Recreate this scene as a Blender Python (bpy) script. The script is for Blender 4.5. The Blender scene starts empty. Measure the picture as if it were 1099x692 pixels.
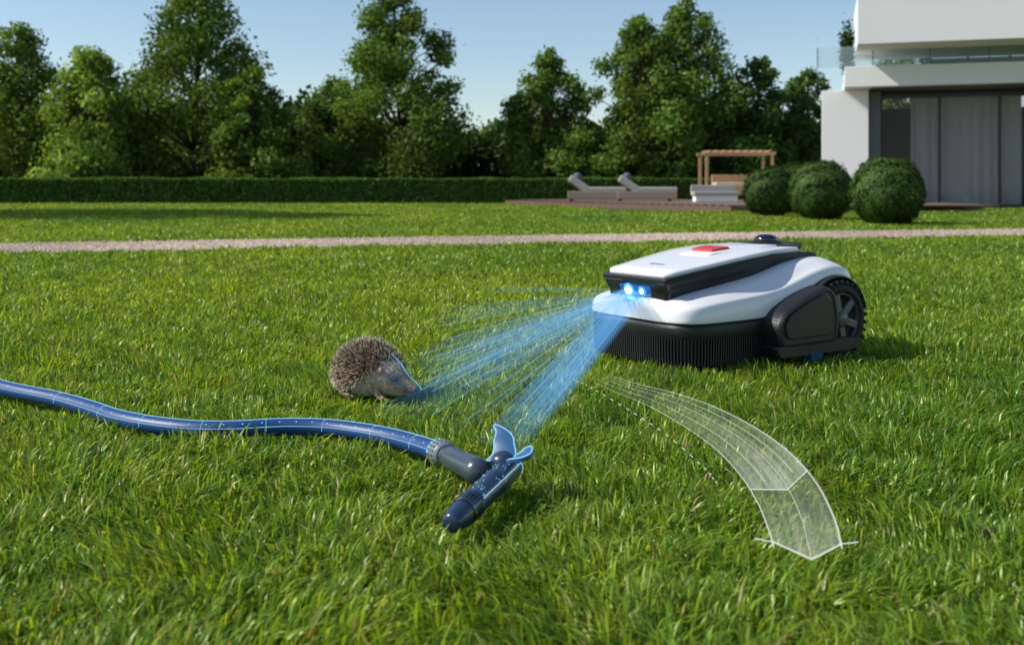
import bpy, bmesh, math, random
import numpy as np
from mathutils import Vector, Matrix
random.seed(4); rng=np.random.default_rng(7)
scene=bpy.context.scene
SUN=Vector((-0.76,-0.04,0.64)).normalized()

# ---------------------------------------------------------------- helpers
def link(o,parent=None):
    scene.collection.objects.link(o)
    if parent is not None: o.parent=parent
    return o
def empty(name,loc=(0,0,0),rz=0.0):
    e=bpy.data.objects.new(name,None); e.location=loc; e.rotation_euler=(0,0,rz); e.empty_display_size=.1
    return link(e)
def mesh_obj(name,verts,faces,mat,parent=None,smooth=False,sub=0,bevel=0):
    me=bpy.data.meshes.new(name); me.from_pydata([tuple(v) for v in verts],[],[tuple(f) for f in faces]); me.update()
    bm=bmesh.new(); bm.from_mesh(me); bmesh.ops.recalc_face_normals(bm,faces=bm.faces); bm.to_mesh(me); bm.free()
    if smooth:
        for p in me.polygons: p.use_smooth=True
    o=bpy.data.objects.new(name,me); link(o,parent)
    if mat: me.materials.append(mat)
    if bevel:
        b=o.modifiers.new('bev','BEVEL'); b.width=bevel; b.segments=3; b.limit_method='ANGLE'; b.angle_limit=math.radians(35)
    if sub:
        s=o.modifiers.new('sub','SUBSURF'); s.levels=sub; s.render_levels=sub
    return o
def np_mesh(name,verts,faces,mat,cols=None,parent=None,smooth=False):
    me=bpy.data.meshes.new(name)
    me.vertices.add(len(verts)); me.vertices.foreach_set('co',np.ascontiguousarray(verts,dtype=np.float32).ravel())
    loops=np.concatenate([f.ravel() for f in faces]).astype(np.int32)
    tot=np.concatenate([np.full(len(f),f.shape[1],dtype=np.int32) for f in faces])
    st=np.concatenate([[0],np.cumsum(tot)[:-1]]).astype(np.int32)
    me.loops.add(len(loops)); me.loops.foreach_set('vertex_index',loops)
    me.polygons.add(len(tot)); me.polygons.foreach_set('loop_start',st)
    try: me.polygons.foreach_set('loop_total',tot)
    except Exception: pass
    me.update(calc_edges=True)
    if cols is not None:
        a=me.attributes.new('Col','FLOAT_COLOR','POINT')
        c=np.ones((len(verts),4),dtype=np.float32); c[:,:cols.shape[1]]=cols
        a.data.foreach_set('color',c.ravel())
    if smooth: me.polygons.foreach_set('use_smooth',np.ones(len(tot),dtype=bool))
    me.materials.append(mat)
    o=bpy.data.objects.new(name,me); return link(o,parent)
def box_vf(c,s,M=None):
    x,y,z=s[0]/2,s[1]/2,s[2]/2
    v=[Vector((a*x,b*y,d*z)) for a in(-1,1) for b in(-1,1) for d in(-1,1)]
    if M is not None: v=[M@p for p in v]
    v=[p+Vector(c) for p in v]
    f=[(0,1,3,2),(4,6,7,5),(0,4,5,1),(2,3,7,6),(0,2,6,4),(1,5,7,3)]
    return v,f
def box(name,c,s,mat,parent=None,bevel=0.0,M=None):
    v,f=box_vf(c,s,M); return mesh_obj(name,v,f,mat,parent,bevel=bevel)
def merge(parts):
    V=[];F=[]
    for v,f in parts:
        n=len(V); V+=list(v); F+=[tuple(i+n for i in q) for q in f]
    return V,F
def tube_vf(pts,rad,seg=10,cap=True):
    pts=[Vector(p) for p in pts]; n=len(pts)
    if not hasattr(rad,'__len__'): rad=[rad]*n
    V=[];F=[]; up=Vector((0,0,1)); prev=None
    for i,p in enumerate(pts):
        t=(pts[min(i+1,n-1)]-pts[max(i-1,0)]).normalized()
        if prev is None:
            a=t.cross(up)
            if a.length<.1: a=t.cross(Vector((1,0,0)))
            a.normalize()
        else:
            a=(prev-t*prev.dot(t)).normalized()
        prev=a; b=t.cross(a)
        for k in range(seg):
            th=2*math.pi*k/seg; V.append(p+(a*math.cos(th)+b*math.sin(th))*rad[i])
    for i in range(n-1):
        for k in range(seg):
            k2=(k+1)%seg; F.append((i*seg+k,i*seg+k2,(i+1)*seg+k2,(i+1)*seg+k))
    if cap: F.append(tuple(range(seg))[::-1]); F.append(tuple((n-1)*seg+k for k in range(seg)))
    return V,F
def catmull(pts,n=8):
    P=[Vector(p) for p in pts]; P=[P[0]*2-P[1]]+P+[P[-1]*2-P[-2]]; out=[]
    for i in range(1,len(P)-2):
        for k in range(n):
            t=k/n; a,b,c,d=P[i-1],P[i],P[i+1],P[i+2]
            out.append(.5*((2*b)+(c-a)*t+(2*a-5*b+4*c-d)*t*t+(3*b-a-3*c+d)*t**3))
    out.append(P[-2]); return out
def round_poly(C,r,n=7):
    out=[]; m=len(C)
    if not hasattr(r,'__len__'): r=[r]*m
    for i in range(m):
        p=Vector((*C[i],0)); a=Vector((*C[i-1],0)); b=Vector((*C[(i+1)%m],0))
        da=(a-p).normalized(); db=(b-p).normalized()
        ra=min(r[i],(a-p).length*.49,(b-p).length*.49)
        s=p+da*ra; e=p+db*ra
        for k in range(n+1):
            t=k/n; q=s*(1-t)**2+p*2*t*(1-t)+e*t*t; out.append((q.x,q.y))
    return out
def cap_loft(out2,levels,fmap=None,capb=True,capt=True):
    cy=sum(p[1] for p in out2)/len(out2)
    cx=(max(p[0] for p in out2)+min(p[0] for p in out2))/2
    n=len(out2);V=[];F=[]
    for sx,sy,z in levels:
        for (x,y) in out2:
            X=cx+(x-cx)*sx; Y=cy+(y-cy)*sy
            Z=z(X,Y) if callable(z) else z
            V.append(fmap(X,Y,Z) if fmap else (X,Y,Z))
    for i in range(len(levels)-1):
        for k in range(n):
            k2=(k+1)%n; F.append((i*n+k,i*n+k2,(i+1)*n+k2,(i+1)*n+k))
    if capb: F.append(tuple(range(n))[::-1])
    if capt: F.append(tuple((len(levels)-1)*n+k for k in range(n)))
    return V,F
def revolve(profile,seg,axis='y',c=(0,0,0)):
    V=[];F=[];n=len(profile)
    for k in range(seg):
        t=2*math.pi*k/seg
        for r,h in profile:
            if axis=='y': V.append((c[0]+r*math.cos(t),c[1]+h,c[2]+r*math.sin(t)))
            else: V.append((c[0]+r*math.cos(t),c[1]+r*math.sin(t),c[2]+h))
    for k in range(seg):
        k2=(k+1)%seg
        for i in range(n-1): F.append((k*n+i,k*n+i+1,k2*n+i+1,k2*n+i))
    return V,F
def ico_vf(c,r,sub=2,scale=(1,1,1)):
    bm=bmesh.new(); bmesh.ops.create_icosphere(bm,subdivisions=sub,radius=r)
    V=[Vector((v.co.x*scale[0]+c[0],v.co.y*scale[1]+c[1],v.co.z*scale[2]+c[2])) for v in bm.verts]
    F=[tuple(v.index for v in f.verts) for f in bm.faces]; bm.free(); return V,F

# ---------------------------------------------------------------- materials
def nodes(name):
    m=bpy.data.materials.new(name); m.use_nodes=True; nt=m.node_tree; nt.nodes.clear()
    out=nt.nodes.new('ShaderNodeOutputMaterial'); return m,nt,out
def pbr(name,col,rough=.5,metal=0,coat=0,var=.12,nscale=30,bump=0.0,bscale=200,spec=.5,emit=None,es=0):
    m,nt,out=nodes(name); b=nt.nodes.new('ShaderNodeBsdfPrincipled')
    tc=nt.nodes.new('ShaderNodeTexCoord'); nz=nt.nodes.new('ShaderNodeTexNoise'); nz.inputs['Scale'].default_value=nscale; nz.inputs['Detail'].default_value=6
    nt.links.new(tc.outputs['Object'],nz.inputs['Vector'])
    mx=nt.nodes.new('ShaderNodeMix'); mx.data_type='RGBA'
    mx.inputs[6].default_value=(*[c*(1-var) for c in col],1); mx.inputs[7].default_value=(*[min(1,c*(1+var)) for c in col],1)
    nt.links.new(nz.outputs['Fac'],mx.inputs[0]); nt.links.new(mx.outputs[2],b.inputs['Base Color'])
    b.inputs['Roughness'].default_value=rough; b.inputs['Metallic'].default_value=metal
    b.inputs['Specular IOR Level'].default_value=spec
    if coat: b.inputs['Coat Weight'].default_value=coat; b.inputs['Coat Roughness'].default_value=.08
    if emit: b.inputs['Emission Color'].default_value=(*emit,1); b.inputs['Emission Strength'].default_value=es
    if bump:
        n2=nt.nodes.new('ShaderNodeTexNoise'); n2.inputs['Scale'].default_value=bscale; n2.inputs['Detail'].default_value=5
        nt.links.new(tc.outputs['Object'],n2.inputs['Vector'])
        bp=nt.nodes.new('ShaderNodeBump'); bp.inputs['Strength'].default_value=bump; bp.inputs['Distance'].default_value=.01
        nt.links.new(n2.outputs['Fac'],bp.inputs['Height']); nt.links.new(bp.outputs['Normal'],b.inputs['Normal'])
    nt.links.new(b.outputs[0],out.inputs[0]); return m
def leafmat(name,trans=.4,gloss=.06,rough=.4,tint=(1.5,1.35,.6)):
    m,nt,out=nodes(name); at=nt.nodes.new('ShaderNodeAttribute'); at.attribute_name='Col'
    d=nt.nodes.new('ShaderNodeBsdfDiffuse'); t=nt.nodes.new('ShaderNodeBsdfTranslucent'); g=nt.nodes.new('ShaderNodeBsdfGlossy')
    g.inputs['Roughness'].default_value=rough; g.inputs['Color'].default_value=(.85,.95,.6,1)
    nt.links.new(at.outputs['Color'],d.inputs[0])
    hs=nt.nodes.new('ShaderNodeMix'); hs.data_type='RGBA'; hs.blend_type='MULTIPLY'; hs.inputs[0].default_value=1; hs.inputs[7].default_value=(*tint,1)
    nt.links.new(at.outputs['Color'],hs.inputs[6]); nt.links.new(hs.outputs[2],t.inputs[0])
    a=nt.nodes.new('ShaderNodeMixShader'); a.inputs[0].default_value=trans
    nt.links.new(d.outputs[0],a.inputs[1]); nt.links.new(t.outputs[0],a.inputs[2])
    b=nt.nodes.new('ShaderNodeMixShader'); b.inputs[0].default_value=gloss
    nt.links.new(a.outputs[0],b.inputs[1]); nt.links.new(g.outputs[0],b.inputs[2]); nt.links.new(b.outputs[0],out.inputs[0]); return m
def holomat(name,col,strength,alpha=None):
    m,nt,out=nodes(name); e=nt.nodes.new('ShaderNodeEmission'); e.inputs[0].default_value=(*col,1); e.inputs[1].default_value=strength
    t=nt.nodes.new('ShaderNodeBsdfTransparent'); mx=nt.nodes.new('ShaderNodeMixShader')
    if alpha is None:
        at=nt.nodes.new('ShaderNodeAttribute'); at.attribute_name='Col'
        nt.links.new(at.outputs['Fac'],mx.inputs[0])
    else: mx.inputs[0].default_value=alpha
    nt.links.new(t.outputs[0],mx.inputs[1]); nt.links.new(e.outputs[0],mx.inputs[2]); nt.links.new(mx.outputs[0],out.inputs[0])
    m.cycles.emission_sampling='NONE'; return m

white_pl=pbr('white_plastic',(.80,.80,.82),.28,coat=.4,var=.015)
black_pl=pbr('black_plastic',(.013,.013,.015),.42,var=.2,bump=.15,bscale=900)
trim_blk=pbr('trim_black',(.009,.010,.012),.28,var=.1)
gloss_blk=pbr('gloss_black',(.006,.007,.009),.08,coat=1,var=.1)
dark_grey=pbr('dark_grey_plastic',(.035,.036,.038),.4,var=.1)
grey_pl=pbr('grey_plastic',(.10,.11,.115),.35,var=.1)
rubber=pbr('tyre_rubber',(.014,.014,.014),.7,var=.2)
red_pl=pbr('red_plastic',(.55,.03,.03),.35,var=.05)
blue_pl=pbr('blue_plastic',(.01,.16,.6),.35,var=.05)
leaf_m=leafmat('foliage_leaf',.38,.02,.6)
grass_m=leafmat('grass_blade',.50,.04,.40,(1.5,1.3,.6))
bark=pbr('bark',(.09,.065,.045),.9,var=.4,nscale=8,bump=.6,bscale=20)
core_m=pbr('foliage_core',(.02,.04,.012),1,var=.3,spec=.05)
line_m=holomat('glow_line_blue',(.32,.70,1.0),1.3,.75)
ray_m=holomat('scan_ray',(.22,.60,1.0),1.2,.13)
beam_m=holomat('scan_light',(.16,.50,1.0),1.2)
wline_m=holomat('path_line_white',(.95,1,.92),1.05,.6)
wfill_m=holomat('path_fill_white',(.88,.97,.84),1.0)

def fnoise(x,y,scale,seed,n=7):
    r=np.random.default_rng(seed); s=np.zeros_like(x)
    for i in range(n):
        a=r.uniform(0,2*np.pi); f=scale*r.uniform(.6,1.7); s+=np.sin((x*np.cos(a)+y*np.sin(a))*f+r.uniform(0,6.28))
    return s/np.sqrt(n)

# ---------------------------------------------------------------- ground
def path_y(x): return 9.72+.30*x-.004*x*x
m,nt,out=nodes('ground_soil'); b=nt.nodes.new('ShaderNodeBsdfPrincipled'); b.inputs['Roughness'].default_value=1; b.inputs['Specular IOR Level'].default_value=.05
tc=nt.nodes.new('ShaderNodeTexCoord'); n1=nt.nodes.new('ShaderNodeTexNoise'); n1.inputs['Scale'].default_value=40; n1.inputs['Detail'].default_value=8
cr=nt.nodes.new('ShaderNodeValToRGB'); cr.color_ramp.elements[0].color=(.04,.06,.014,1); cr.color_ramp.elements[1].color=(.11,.18,.03,1)
nt.links.new(tc.outputs['Object'],n1.inputs['Vector'])
cr.color_ramp.elements[0].position=.35; cr.color_ramp.elements[1].position=.7
nt.links.new(n1.outputs['Fac'],cr.inputs[0]); nt.links.new(cr.outputs[0],b.inputs['Base Color']); nt.links.new(b.outputs[0],out.inputs[0])
mesh_obj('ground',[(-300,-40,0),(300,-40,0),(300,500,0),(-300,500,0)],[(0,1,2,3)],m)

gravel=pbr('path_gravel',(.48,.38,.32),.95,var=.35,nscale=3.5,bump=.8,bscale=70)
pv=[];pf=[]
xs=np.linspace(-16,16,260); hwid=.78
for x in xs:
    y=path_y(x); w=hwid+.05*math.sin(x*2.3)+.03*math.sin(x*5.1)
    pv+=[(x,y-w-.02*math.sin(x*17),.012),(x,y+w+.02*math.sin(x*13),.012)]
for i in range(len(xs)-1): pf.append((2*i,2*i+2,2*i+3,2*i+1))
pth=empty('garden_path'); mesh_obj('gravel_bed',pv,pf,gravel,pth)
n=26000; r=np.random.default_rng(91)
x=r.uniform(-9,9,n); y=path_y(x)+r.uniform(-.8,.8,n); s=r.uniform(.006,.018,n)
tet=np.array([(-1,-.7,0),(1,-.6,0),(.1,1,0),(.0,.1,.8)]); a=r.uniform(0,6.28,n); ca,sa=np.cos(a)[:,None],np.sin(a)[:,None]
P=np.stack([x[:,None]+s[:,None]*(tet[:,0]*ca-tet[:,1]*sa),y[:,None]+s[:,None]*(tet[:,0]*sa+tet[:,1]*ca),.012+s[:,None]*tet[:,2]+0*ca],2).reshape(-1,3)
i=np.arange(n)*4; pc=np.array([.47,.37,.31])[None]*r.uniform(.5,1.2,n)[:,None]*(1+.18*fnoise(x,y,1.6,92))[:,None]
st_m=leafmat('pebble',0,.02,.6); np_mesh('pebbles',P,[np.concatenate([np.stack([i,i+1,i+3],1),np.stack([i+1,i+2,i+3],1),np.stack([i+2,i,i+3],1)])],st_m,np.repeat(pc,4,axis=0),pth)

hose_pts=[(-1.95,3.05,.045),(-1.48,2.67,.042),(-1.222,2.447,.04),(-1.032,2.32,.038),(-.910,2.223,.036),(-.827,2.143,.036),(-.738,2.084,.036),(-.640,2.044,.036),(-.5555,2.04,.036),(-.467,2.06,.036),(-.382,2.056,.036),(-.302,2.021,.036),(-.232,1.969,.037),(-.172,1.899,.04),(-.124,1.827,.044)]
hose_c=catmull(hose_pts,10)
hp=np.array([(p.x,p.y) for p in hose_c])

# ---------------------------------------------------------------- grass
MS=1.05; MZ=1.0
M_C=np.array([.622,3.10]); M_F=np.array([-.82,-.57]); M_F/=np.linalg.norm(M_F); M_L=np.array([-M_F[1],M_F[0]]); 
def make_grass():
    V=[];F=[];C=[];nv=0
    bands=[(.75,1.5,21000),(1.5,2.2,19000)]
    d=2.2
    while d<33:
        d2=d*1.12; dm=(d+d2)/2; bands.append((d,d2,18000*(2.2/dm)**1.58)); d=d2
    for (a,bn,rho) in bands:
        hw=.60*bn+.25
        n=int((bn-a)*2*hw*rho)
        x=rng.uniform(-hw,hw,n); y=rng.uniform(a,bn,n)
        keep=np.abs(y-path_y(x))>hwid-.03+.07*fnoise(x,y,9,5)
        rx=(x-M_C[0])*M_F[0]+(y-M_C[1])*M_F[1]; ry=(x-M_C[0])*M_L[0]+(y-M_C[1])*M_L[1]
        under=(rx>-.34)&(rx<.31)&(np.abs(ry)<.20)
        keep&=~(under&(rng.random(n)<.6))
        keep&=~((y>20.6)&(x>(30-y)*.05)&(x<10)&(y<31)&(x>2.0))
        x=x[keep];y=y[keep];under=under[keep];n=len(x)
        clump=fnoise(x,y,30,11); clump2=fnoise(x,y,6,12)
        h=.038*(1+.22*clump+.14*clump2)*rng.uniform(.6,1.4,n)
        h=np.clip(h,.014,.068)
        h*=np.where(under,.45,1)
        if a<3.4:
            dm=np.full(n,9.)
            for q in hp[::3]: dm=np.minimum(dm,np.hypot(x-q[0],y-q[1]))
            h*=np.where(dm<.035,.55,1)
            hd=np.hypot((x+.32)/.14,(y-2.42)/.10); h*=np.where(hd<1,.48,1)
            nd=np.hypot((x+.05),(y-1.56)); h*=np.where(nd<.13,.62,1)
            arr_=(np.abs(x-.40)<.12)&(y<1.75)&(y>1.25); h=np.where(arr_,np.minimum(h,.046),h)
        az=rng.uniform(0,2*np.pi,n)
        cx=np.cos(az)+.8*fnoise(x,y,14,21); cy=np.sin(az)+.8*fnoise(x,y,14,22)
        L=np.hypot(cx,cy)+1e-6; cx/=L; cy/=L
        lean=rng.uniform(.1,1.35,n)
        w=.0018*rng.uniform(.7,1.4,n)*np.maximum(1,a/2.3)**.85
        sa=az+rng.uniform(-.9,.9,n); sx=-np.sin(sa); sy=np.cos(sa)
        def pt(t,zl,ll,ws):
            px=x+cx*lean*h*ll; py=y+cy*lean*h*ll; pz=h*zl*(1-.30*lean*t)
            if ws is None: return [np.stack([px,py,pz],1)]
            return [np.stack([px-sx*w*ws,py-sy*w*ws,pz],1),np.stack([px+sx*w*ws,py+sy*w*ws,pz],1)]
        g=fnoise(x,y,2.2,31)*.6+fnoise(x,y,22,32)*.4
        g2=fnoise(x,y,.9,33)
        base=np.stack([.195+.050*g+.020*g2,.320+.046*g+.018*g2,.027+.003*g],1)*rng.uniform(.5,1.45,n)[:,None]
        yel=rng.random(n)
        base=np.where((yel<.16)[:,None],base*np.array([1.45,1.12,1.6]),base)
        base=np.where((yel>.90)[:,None],base*np.array([.55,.75,1.3]),base)
        base=np.where((yel<.035)[:,None],np.array([.48,.41,.21])*rng.uniform(.6,1.2,n)[:,None],base)
        base=np.clip(base,.01,.6)
        if a<5:
            P=pt(0,0,0,1)+pt(.4,.45,.14,.95)+pt(.8,.82,.5,.7)+pt(1,1,1.0,None); k=7
            i=nv+np.arange(n)*7
            F.append(('q',np.stack([i,i+1,i+3,i+2],1))); F.append(('q',np.stack([i+2,i+3,i+5,i+4],1))); F.append(('t',np.stack([i+4,i+5,i+6],1)))
        else:
            P=pt(0,0,0,1)+pt(.6,.65,.3,.85)+pt(1,1,1.0,None); k=5
            i=nv+np.arange(n)*5
            F.append(('q',np.stack([i,i+1,i+3,i+2],1))); F.append(('t',np.stack([i+2,i+3,i+4],1)))
        V.append(np.stack(P,1).reshape(-1,3)); C.append(np.repeat(base,k,axis=0)); nv+=n*k
    V=np.concatenate(V);C=np.concatenate(C)
    q=np.concatenate([f for t,f in F if t=='q']); t=np.concatenate([f for t,f in F if t=='t'])
    np_mesh('lawn_grass',V,[q,t],grass_m,C,smooth=True)
make_grass()

# ---------------------------------------------------------------- foliage
def leaves(name,cent,size,col,parent=None,seed=0,up=.0,outdir=None,ok=1.0):
    r=np.random.default_rng(seed); n=len(cent)
    nrm=r.normal(size=(n,3))
    if outdir is not None: nrm+=outdir*ok
    nrm[:,2]+=up; nrm/=np.linalg.norm(nrm,axis=1)[:,None]
    t=r.normal(size=(n,3)); t-=nrm*(t*nrm).sum(1)[:,None]; t/=np.linalg.norm(t,axis=1)[:,None]
    b=np.cross(nrm,t); s=(size*r.uniform(.6,1.4,n))[:,None]
    P=np.stack([cent-t*s*.5,cent+b*s*.3+t*s*.05+nrm*s*.08,cent+t*s*.55,cent-b*s*.3+t*s*.05+nrm*s*.08],1).reshape(-1,3)
    i=np.arange(n)*4; c=np.repeat(col,4,axis=0)
    return np_mesh(name,P,[np.stack([i,i+1,i+2,i+3],1)],leaf_m,c,parent)
def leafcols(n,base,seed,v=.35):
    r=np.random.default_rng(seed); c=np.array(base)[None]*r.uniform(1-v,1+v,n)[:,None]
    c*=np.stack([r.uniform(.8,1.3,n),np.ones(n),r.uniform(.7,1.2,n)],1); return np.clip(c,.003,.5)
def tree(name,loc,H,R,seed,nleaf=16000,lsize=.13,base=(.06,.12,.025),low=.06,shape='cone',ncl=75):
    r=np.random.default_rng(seed); e=empty(name,loc)
    trunk=[(0,0,-.05)]; px=py=0
    for k in range(1,9):
        px+=r.normal()*.03*H/6; py+=r.normal()*.03*H/6; trunk.append((px,py,H*.93*k/8))
    rad=[.022*H*(1-.9*k/8)+.01 for k in range(9)]
    parts=[tube_vf(trunk,rad,8)]; cl=[];cr=[]
    for i in range(ncl):
        t=low+(1-low)*((i+r.random())/ncl)**.9
        if shape=='cone': prof=(min(1,(t-low+.06)/.22))**.7*(1-t)**.58*1.12+.03
        else: prof=math.sin(math.pi*min(1,max(.02,(t-low)/(1-low)))**.8)**.7
        a=i*2.399+r.normal()*.4; q=R*prof*r.uniform(.35,1.12)
        c=np.array([q*math.cos(a),q*math.sin(a),H*t*.98+r.normal()*.08]); cl.append(c); cr.append(R*(.15+.17*r.random())*(.5+.6*prof))
        k=min(7,max(0,int((t-.1)*8))); s=Vector(trunk[k]); ev=Vector(c); mid=(s+ev)/2+Vector((0,0,.03*H))
        if (ev-s).length>.2: parts.append(tube_vf([s,mid,ev],[rad[k]*.4,rad[k]*.25,.008],5))
    V,F=merge(parts); mesh_obj('trunk_and_limbs',V,F,bark,e,smooth=True)
    cl=np.array(cl);cr=np.array(cr)
    wgt=cr**2; wgt/=wgt.sum(); idx=r.choice(ncl,nleaf,p=wgt)
    d=r.normal(size=(nleaf,3)); d/=np.linalg.norm(d,axis=1)[:,None]
    rad2=r.random(nleaf)**.45*(1+.2*r.normal(size=nleaf))
    P=cl[idx]+d*(cr[idx]*rad2)[:,None]*np.array([1.1,1.1,.9])
    P[:,2]=np.maximum(P[:,2],.1)
    cb=r.uniform(.65,1.4,ncl)[idx]
    c=leafcols(nleaf,base,seed)*cb[:,None]
    leaves('foliage',P,lsize,c,e,seed,up=.3,outdir=d,ok=1.2); return e

G1=(.105,.185,.036);G2=(.19,.30,.06);G3=(.075,.145,.034)
T=[(-10.8,35,7.25,3.05,G1,27000),(-13.6,33,4.9,2.1,G2,18000),(-16.5,34,5.9,2.4,G1,15000),
   (-3.9,35,7.15,2.6,G1,26000),(1.3,36,5.25,1.9,G1,17000),(4.3,35,6.3,2.0,G1,18000),(6.1,36,7.1,2.35,G1,22000),
   (8.7,36,5.1,1.5,G3,12000),(10.6,37,4.7,1.7,G3,12000),(-6.7,38,4.4,1.7,G3,11000),(-8.4,33,4.4,1.5,G1,11000),(14.5,38,6.2,2,G1,9000)]
for i,(x,y,H,R,col,n) in enumerate(T):
    tree('deciduous_tree',(x,y,0),H,R,100+i,n,.15,col)
tree('garden_tree',(-12.4,17.2,0),8.2,2.3,302,13000,.16,G1,low=.4,shape='egg',ncl=60)
tree('garden_tree',(-14.2,20.0,0),7.6,2.2,303,11000,.16,G1,low=.4,shape='egg',ncl=50)

n=110000; r=np.random.default_rng(55)
x=r.uniform(-32,32,n); y=r.uniform(38.5,43,n)
top=3.1+.6*fnoise(x,y*0,.55,61)+.35*fnoise(x,y,2.2,62)
z=top*(r.random(n)**.75)
P=np.stack([x,y,z],1); c=leafcols(n,(.040,.082,.022),56)*(.6+.5*np.clip(fnoise(x,z,2.5,63)+.5,0,1.4))[:,None]
leaves('distant_tree_line',P,.26,c,None,57,up=.3,outdir=np.tile([0,-1.,.3],(n,1)),ok=.8)

hg=empty('clipped_hedge',(0,0,0))
x0,x1,y0,y1,hz=-20,8.0,30.2,31.2,.74
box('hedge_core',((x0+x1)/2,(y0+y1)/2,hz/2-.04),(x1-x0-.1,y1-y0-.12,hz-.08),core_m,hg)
n=70000; x=r.uniform(x0,x1,n); q=r.random(n)
y=np.where(q<.5,y0+np.abs(r.normal(size=n))*.05,r.uniform(y0,y1,n)); z=np.where(q<.5,r.uniform(0,hz,n),hz-np.abs(r.normal(size=n))*.03+.03*fnoise(x,y,3,71))
od=np.where((q<.5)[:,None],np.array([[0,-1.,.1]]),np.array([[0,0,1.]]))
leaves('hedge_leaves',np.stack([x,y,z],1),.075,leafcols(n,(.08,.17,.034),72),hg,73,up=.2,outdir=od,ok=.9)

def bush(loc,R,seed,base,hz=.93,n=20000):
    e=empty('round_bush',loc); r=np.random.default_rng(seed)
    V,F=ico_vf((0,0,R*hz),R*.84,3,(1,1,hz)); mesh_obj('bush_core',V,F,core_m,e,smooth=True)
    d=r.normal(size=(n,3)); d/=np.linalg.norm(d,axis=1)[:,None]
    bump=1+.045*np.sin(d[:,0]*7+seed)+.04*np.sin(d[:,1]*9+d[:,2]*8+seed)+.03*np.sin(d[:,0]*23+d[:,2]*19)
    P=d*(R*(bump-.13*r.random(n)**1.5+.07*np.maximum(0,r.normal(size=n)-1)))[:,None]; P[:,2]=P[:,2]*hz+R*hz; P[:,2]=np.maximum(P[:,2],.02)
    leaves('bush_leaves',P,.046,leafcols(n,base,seed,.55),e,seed,up=.1,outdir=d,ok=.6)
B=(.060,.120,.028)
bush((4.98,13.6,0),.48,11,B); bush((4.68,15.5,0),.48,12,B); bush((4.35,17.2,0),.45,13,(.04,.085,.022)); bush((5.25,19.2,0),.50,14,(.04,.08,.022))

# ---------------------------------------------------------------- house
wall=pbr('white_render',(.80,.80,.80),.8,var=.03,nscale=2,bump=.1,bscale=60)
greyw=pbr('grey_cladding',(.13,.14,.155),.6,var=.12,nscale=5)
frame=pbr('window_frame',(.03,.032,.035),.4)
m,nt,out=nodes('window_glass'); b=nt.nodes.new('ShaderNodeBsdfPrincipled'); b.inputs['Base Color'].default_value=(.05,.06,.07,1); b.inputs['Roughness'].default_value=.03
t=nt.nodes.new('ShaderNodeBsdfTransparent'); mxs=nt.nodes.new('ShaderNodeMixShader'); mxs.inputs[0].default_value=.25
nt.links.new(t.outputs[0],mxs.inputs[1]); nt.links.new(b.outputs[0],mxs.inputs[2]); nt.links.new(mxs.outputs[0],out.inputs[0]); glass=m
curtain=pbr('curtain',(.78,.79,.80),.9,var=.1)
hs=empty('modern_house',(7.25,24.0,0),math.radians(-17))
box('pier_wall',(.52,1.5,1.375),(1.04,3.0,2.75),wall,hs,.01)
box('terrace_slab',(5.2,1.2,2.99),(9.4,3.7,.46),wall,hs,.01)
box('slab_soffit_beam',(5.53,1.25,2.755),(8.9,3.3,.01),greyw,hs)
box('back_wall',(5.53,3.2,1.25),(8.96,.2,2.5),greyw,hs)
box('reveal_wall',(1.18,1.0,1.36),(.27,1.4,2.72),greyw,hs)
box('side_wall_r',(9.5,1.3,1.36),(1.0,3.0,2.72),wall,hs)
cv=[];cf=[]
for i in range(240):
    xx=1.32+i*.032; yy=.92+.04*math.sin(i*.9)+.015*math.sin(i*.37); cv+=[(xx,yy,.1),(xx,yy,2.6)]
for i in range(239):
    if i<22 or 96<=i<118 or 190<i: continue
    cf.append((2*i,2*i+2,2*i+3,2*i+1))
mesh_obj('curtains',cv,cf,curtain,hs,smooth=True)
box('window_pane',(5.1,.70,1.38),(7.5,.02,2.6),glass,hs)
pr=[box_vf((1.35+1.28*i,.70,1.36),(.06,.08,2.5)) for i in range(7)]+[box_vf((5.1,.70,2.67),(7.6,.09,.06)),box_vf((5.1,.70,.06),(7.6,.09,.08))]
V,F=merge(pr); mesh_obj('window_frames',V,F,frame,hs)
box('upper_volume_fascia',(5.65,-.2,4.13),(9.8,3.0,1.10),wall,hs,.01)
box('roof_slab',(5.95,.3,4.9),(9.0,3.4,.3),wall,hs,.01)
box('upper_wall',(6.5,1.6,3.4),(8.0,.2,.36),greyw,hs)
box('upper_window',(5.2,1.2,3.4),(5.6,.02,.34),glass,hs)
V,F=merge([box_vf((2.4+.9*i,1.2,3.4),(.05,.07,.35)) for i in range(7)]); mesh_obj('upper_window_frames',V,F,frame,hs)
m2=bpy.data.materials['window_glass'].copy(); m2.name='rail_glass'; m2.node_tree.nodes['Mix Shader'].inputs[0].default_value=.2
m2.node_tree.nodes['Principled BSDF'].inputs['Base Color'].default_value=(.45,.6,.65,1)
box('glass_railing',(4.3,-.58,3.45),(8.8,.015,.46),m2,hs); box('glass_railing_side',(-.09,1.0,3.6),(.015,2.9,.76),m2,hs)
V,F=merge([box_vf((-.09+1.2*i,-.58,3.45),(.02,.02,.46)) for i in range(8)]); mesh_obj('railing_posts',V,F,grey_pl,hs)
pp=empty('potted_plant',(7.95,24.3,3.22)); V,F=revolve([(.0,0),(.10,0),(.14,.18),(.12,.18),(.0,.16)],16,'z'); mesh_obj('pot',V,F,dark_grey,pp,smooth=True)
n=1800; d=r.normal(size=(n,3))*np.array([.07,.07,.24])+np.array([0,0,.55]); leaves('plant_leaves',d,.07,leafcols(n,(.03,.06,.02),5),pp,5)

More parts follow.
